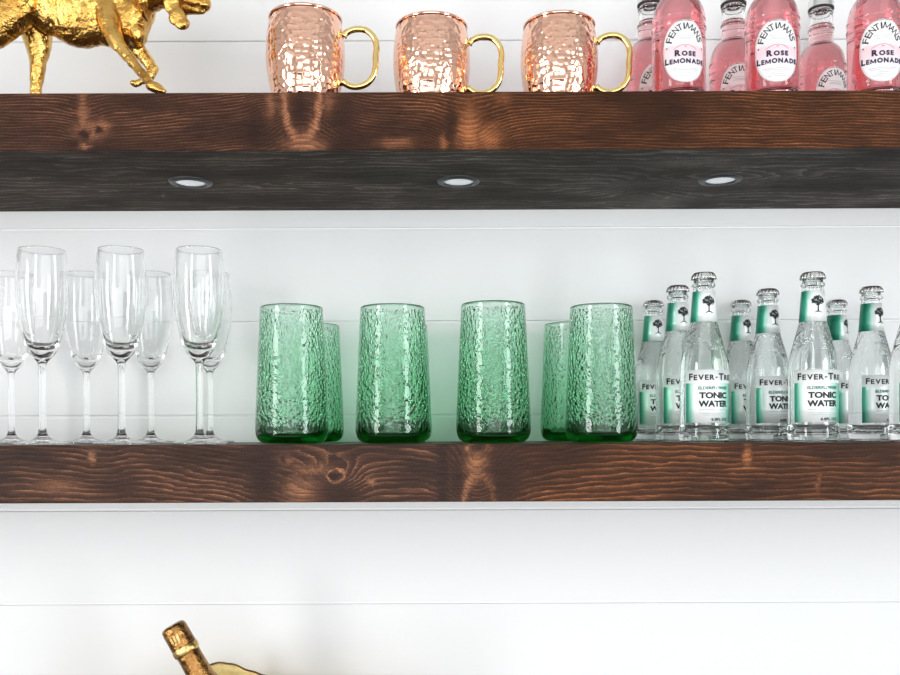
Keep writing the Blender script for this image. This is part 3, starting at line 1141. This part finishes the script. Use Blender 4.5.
def make_dog():
    t = thing('dog_figurine', 'antique gold hunting dog figurine striding beside the copper mugs', 'figurine', (PX(100, .06), .06, ZU))
    inv = Vector(t.location)
    bm = bmesh.new()
    yc = .075
    # trunk: deep chest narrowing to the belly
    ell(bm, 112, 4, yc, 36, 43, 27, .1)
    ell(bm, 86, 2, yc, 44, 46, 27, .12)
    ell(bm, 62, -3, yc, 40, 40, 25, .1)
    ell(bm, 32, -12, yc + .01, 36, 37, 26)
    ell(bm, 10, -14, yc + .01, 30, 30, 24)
    ell(bm, 130, 18, yc, 23, 30, 22, .35)
    ell(bm, 138, 34, yc - .004, 11, 13, 13)
    # neck, head, muzzle, ear
    blob_chain(bm, [(112, -16, yc, 29), (138, -6, yc, 23), (158, -10, yc - .004, 19), (172, -14, yc - .006, 17)])
    ell(bm, 178, -12, yc - .006, 20, 17, 16)
    blob_chain(bm, [(184, -4, yc - .006, 13), (197, 1, yc - .006, 10.5), (206, 4, yc - .006, 7.5)])
    ell(bm, 208, 1, yc - .006, 5, 4.5, 5)
    blob_chain(bm, [(184, 8, yc - .006, 7), (196, 10, yc - .006, 5), (204, 11, yc - .006, 3.8)])
    for sgn, dx in ((-1, 0), (1, 3)):
        Y = yc - .006 + sgn * .019
        ell(bm, 170 + dx, -10, Y, 9, 11, 4)
        ell(bm, 173 + dx, 3, Y + sgn * .002, 8.5, 12, 4)
        ell(bm, 178 + dx, 16, Y + sgn * .003, 8, 10, 4, .5)
        ell(bm, 183 + dx, 24, Y + sgn * .002, 6, 6.5, 4, .5)
    # near fore leg
    blob_chain(bm, [(111, 12, yc - .016, 15), (113, 30, yc - .027, 10.2), (119, 44, yc - .036, 7.8), (130, 58, yc - .044, 5.8), (142, 72, yc - .052, 5.0), (150, 81, yc - .058, 5.0)])
    ell(bm, 156, 87.5, yc - .062, 10, 5.6, 7, .2)
    blob_chain(bm, [(158, 89, yc - .062 - .004, 3.2), (165, 91.5, yc - .066, 2.6)])
    blob_chain(bm, [(158, 89, yc - .062 + .004, 3.2), (166, 91, yc - .058, 2.6)])
    # far fore leg, lifted and folded
    blob_chain(bm, [(128, 30, yc + .010, 12), (138, 48, yc + .012, 8.6), (147, 59, yc + .012, 7.2), (154, 69, yc + .011, 6.2), (152, 76, yc + .008, 5.0), (144, 81, yc + .004, 3.6), (137, 84, yc, 3.6), (134, 83, yc - .001, 3.2)])
    # near hind leg stretching back, past the edge of the picture
    blob_chain(bm, [(22, 0, yc - .016, 26), (10, 18, yc - .022, 19), (-8, 38, yc - .026, 14), (-30, 54, yc - .028, 9), (-46, 58, yc - .028, 7), (-54, 72, yc - .028, 5.5), (-58, 96, yc - .028, 5.2), (-54, 106, yc - .028, 5.2), (-44, 108.5, yc - .03, 4.5)])
    # far hind leg, upright
    yf = yc + .016
    blob_chain(bm, [(34, 4, yf, 24), (38, 30, yf, 16.5), (40, 45, yf, 13), (39.5, 60, yf, 9.2), (38.5, 76, yf, 7.2), (37, 92, yf, 6.0), (37, 110, yf, 5.6)])
    zb = 431 - (YH - 92.4) * D0 / (D0 + yf)
    blob_chain(bm, [(37, zb - 6, yf, 5.4), (46, zb - 4.5, yf - .004, 4.2)])
    # tail
    blob_chain(bm, [(-8, -24, yc + .01, 11), (-26, -26, yc + .01, 7), (-42, -34, yc + .01, 5.5), (-55, -48, yc + .01, 3.5)])
    me = bpy.data.meshes.new('dog_raw')
    bm.to_mesh(me); bm.free()
    o = bpy.data.objects.new('dog_raw', me)
    C.objects.link(o)
    md = o.modifiers.new('r', 'REMESH'); md.mode = 'VOXEL'; md.voxel_size = .0015
    ms = o.modifiers.new('s', 'SMOOTH'); ms.iterations = 5; ms.factor = .5
    bpy.context.view_layer.update()
    dg = bpy.context.evaluated_depsgraph_get()
    me2 = bpy.data.meshes.new_from_object(o.evaluated_get(dg))
    bpy.data.objects.remove(o); bpy.data.meshes.remove(me)
    me2.name = 'dog_body'
    zmin = min(v.co.z for v in me2.vertices)
    nrm = [v.normal.copy() for v in me2.vertices]
    for v, nv in zip(me2.vertices, nrm):
        co = v.co - inv
        # muscle and short-coat relief worked into the casting
        q = v.co * 55.0
        d = NZ.noise(q) * .0011 + NZ.noise(q * 2.3 + Vector((5, 1, 2))) * .0007
        q2 = Vector((v.co.x * 60, v.co.y * 60, v.co.z * 28)) + Vector((0, v.co.x * 30, 0))
        d -= max(0.0, .22 - abs(NZ.noise(q2))) * .0050
        co = co + nv * d * .6
        v.co = Vector((co.x, co.y, max(co.z, 0.0002)))
    b = link('body', me2, M_GOLD, t)
    # collar with its buckle
    bm = bmesh.new()
    cen = P(148, -3, yc - .003) - inv
    ax = (P(172, -12, yc - .005) - P(128, -4, yc)).normalized()
    ax = (ax + Vector((0, 0, -.10))).normalized()
    u = Vector((0, 1, 0)); v = ax.cross(u).normalized()
    pts = [cen + (u * math.cos(a) * 22.5 + v * math.sin(a) * 24.0) * sc(yc) for a in [2 * PI * i / 40 for i in range(41)]]
    tube(bm, pts, .0026, 10, False, ax)
    c = obj('collar', fixn(bm), M_GOLD, t)
    bm = bmesh.new()
    box(bm, -.0045, .0045, -.002, .002, -.005, .005, .0012)
    k = obj('buckle', bm, M_GOLD, c)
    k.location = cen + Vector((.004, -.021, -.015))
    k.rotation_euler = (.6, .2, 0)
    return t


make_dog()

# ------------------------------------------------------------------ gold bowl and champagne bottle
YBW = .125
sB = sc(YBW)
bw = thing('champagne_bowl', 'gold lobed bowl with a hammered inside below the lower shelf', 'bowl', (PX(250, YBW), YBW, ZCNT))
A_RIM = 90 * sB
zr = (CZ - (705 + ROLL * (250 - 450) - YH) * sB) - ZCNT


def rim_h(a):
    """height of the wavy rim over its base level at angle a"""
    h = 0
    for ac, hh, w in ((2.22, 23.0, .52), (.55, 9, .33), (3.35, 8, .33), (4.6, 9, .35), (5.7, 8, .33)):
        d = (a - ac + PI) % (2 * PI) - PI
        h += hh * sB * math.exp(-(d / w) ** 2)
    h += .0011 * math.sin(a * 23) * math.sin(a * 7 + 1)
    return h


bm = bmesh.new()
NS = 160


def bowlp(r, z, inner=0.0):
    return (r, z)


shape = [(.055, .000), (.072, .005), (.088, .024), (.099, .055), (.1050, .095), (.1080, .135), (A_RIM, zr)]
outer = [(0, .002)] + spline(shape, 6)
inner_s = spline([(A_RIM - .0024, zr), (.1054, .135), (.1024, .096), (.0962, .057), (.0850, .028), (.070, .0095), (.04, .006)], 6) + [(0, .006)]


def wav(p, a):
    k = max(0, min(1, (p[2] - .05) / (zr - .05))) ** 2
    lob = 1 + .03 * k * math.cos(5 * (a - 2.22))
    return (p[0] * lob, p[1] * lob, p[2] + rim_h(a) * k)


lathe(bm, outer + [(A_RIM - .0012, zr + .0010)] + inner_s, NS, wav)
obj('bowl_body', fixn(bm), M_BOWLG, bw)
bm = bmesh.new()
lathe(bm, [(A_RIM - .0012 + .0017 * math.cos(t), zr + .0008 + .0014 * math.sin(t)) for t in [2 * PI * i / 10 for i in range(11)]], NS, wav)
tag(obj('rim', fixn(bm), M_DARKG, bw), 'thin dark bronze edge')

ang = math.radians(29.6)
tip = P(171.5, 625.5, YBW)
ax = Vector((math.sin(ang), .0, -math.cos(ang)))      # from the cork down to the base
L = .300
cb = thing('champagne_bottle', 'champagne bottle with gold foil neck leaning out of the gold bowl', 'bottle', tip + ax * L)
cb.rotation_euler = (0, -ang, 0)
kq = sB
bm = bmesh.new()
lathe(bm, [(0, .012), (.02, .006)] + spline([(.034, .0008), (.0395, .001), (.0420, .006), (.0422, .03), (.0422, .10), (.0420, .130), (.036, .160), (.026, .190), (.0195, .213)], 5), 56)
obj('glass_body', fixn(bm), M_DKGLASS, cb)
bm = bmesh.new()
lathe(bm, spline([(.0263, .190), (.0200, .207), (.0160, .226), (.0149, .245), (.0147, .264)], 5), 56)
obj('neck_foil', fixn(bm), M_FOIL, cb)
bm = bmesh.new()
lathe(bm, spline([(.0148, .262), (.0160, .2625), (.0167, .2660), (.0163, .2690), (.0157, .2715)], 4), 56,
      lambda p, a: (p[0] * (1 + .02 * math.sin(9 * a)), p[1] * (1 + .02 * math.sin(9 * a)), p[2] + .001 * math.sin(5 * a)))
obj('foil_band', fixn(bm), M_FOILB, cb)
bm = bmesh.new()
lathe(bm, spline([(.0158, .2712), (.0156, .280), (.0156, .291), (.0155, .2940), (.0146, .2978), (.0120, .3000), (.008, .3008), (.004, .3010)], 4) + [(0, .3010)], 56,
      lambda p, a: (p[0] * (1 + .035 * abs(math.sin(2 * a)) ** 3), p[1] * (1 + .035 * abs(math.sin(2 * a)) ** 3), p[2]))
cork = obj('foil_top', fixn(bm), M_FOIL, cb)
# bright crest pressed into the foil
e = Flat()
for du in (-.0042, .0, .0042):
    e.poly([(du - .0016, .2800), (du - .0004, .2790), (du + .0013, .2800), (du + .0018, .2880), (du + .0006, .2900), (du - .0002, .2860), (du - .0012, .2890)])
e.disc(-.0015, .2780, .0022, 0, .0010)
e.disc(.0030, .2783, .0018, 0, .0010)
e.wrap('foil_crest', .0164, .0004, M_FOILB, cork)

# ------------------------------------------------------------------ light
w = bpy.data.worlds.new('daylight')
SC.world = w
w.use_nodes = True
bg = w.node_tree.nodes['Background']
bg.inputs[0].default_value = (.93, .96, 1.0, 1)
bg.inputs[1].default_value = 1.0


def area(name, loc, rot, sx, sy, power, col=(1, 1, 1)):
    l = bpy.data.lights.new(name, 'AREA')
    l.shape = 'RECTANGLE'
    l.size, l.size_y = sx, sy
    l.energy = power
    l.color = col
    o = bpy.data.objects.new(name, l)
    C.objects.link(o)
    o.location = loc
    o.rotation_euler = rot
    return o


w0, w1, g0, g1 = WIN
cy, czz = (w0 + w1) / 2, (g0 + g1) / 2
# daylight in the two side window openings
area('window_light', (-XW - .04, cy, czz), (0, math.radians(-90), 0), g1 - g0, w1 - w0, 99, (.99, .985, .98))
area('window_light', (XW + .04, cy, czz), (0, math.radians(90), 0), g1 - g0, w1 - w0, 97, (.90, .96, 1.0))
area('window_light', (0, YB - .05, -.25), (math.radians(90), 0, 0), 3.2, 1.8, 58, (.97, .985, 1.0))  # unseen fill lamp added behind the camera to even out the wall

# ------------------------------------------------------------------ camera
cam = bpy.data.cameras.new('camera')
cam.sensor_width = 36.0
cam.lens = F / 900 * 36.0
cam.shift_y = (YH - 337.5) / 900.0
cam.clip_start = .02
co = bpy.data.objects.new('camera', cam)
C.objects.link(co)
co.matrix_world = Matrix.Translation((0, -D0, CZ)) @ Matrix.Rotation(ROLL, 4, 'Y') @ Matrix.Rotation(PI / 2, 4, 'X')
SC.camera = co

SC.view_settings.view_transform = 'Standard'
SC.view_settings.look = 'None'
SC.view_settings.exposure = -0.45
SC.view_settings.gamma = 1.0
cy_ = SC.cycles
cy_.max_bounces = 28
cy_.transmission_bounces = 26
cy_.glossy_bounces = 10
cy_.diffuse_bounces = 6
cy_.caustics_refractive = True
cy_.caustics_reflective = True
cy_.blur_glossy = 0.0
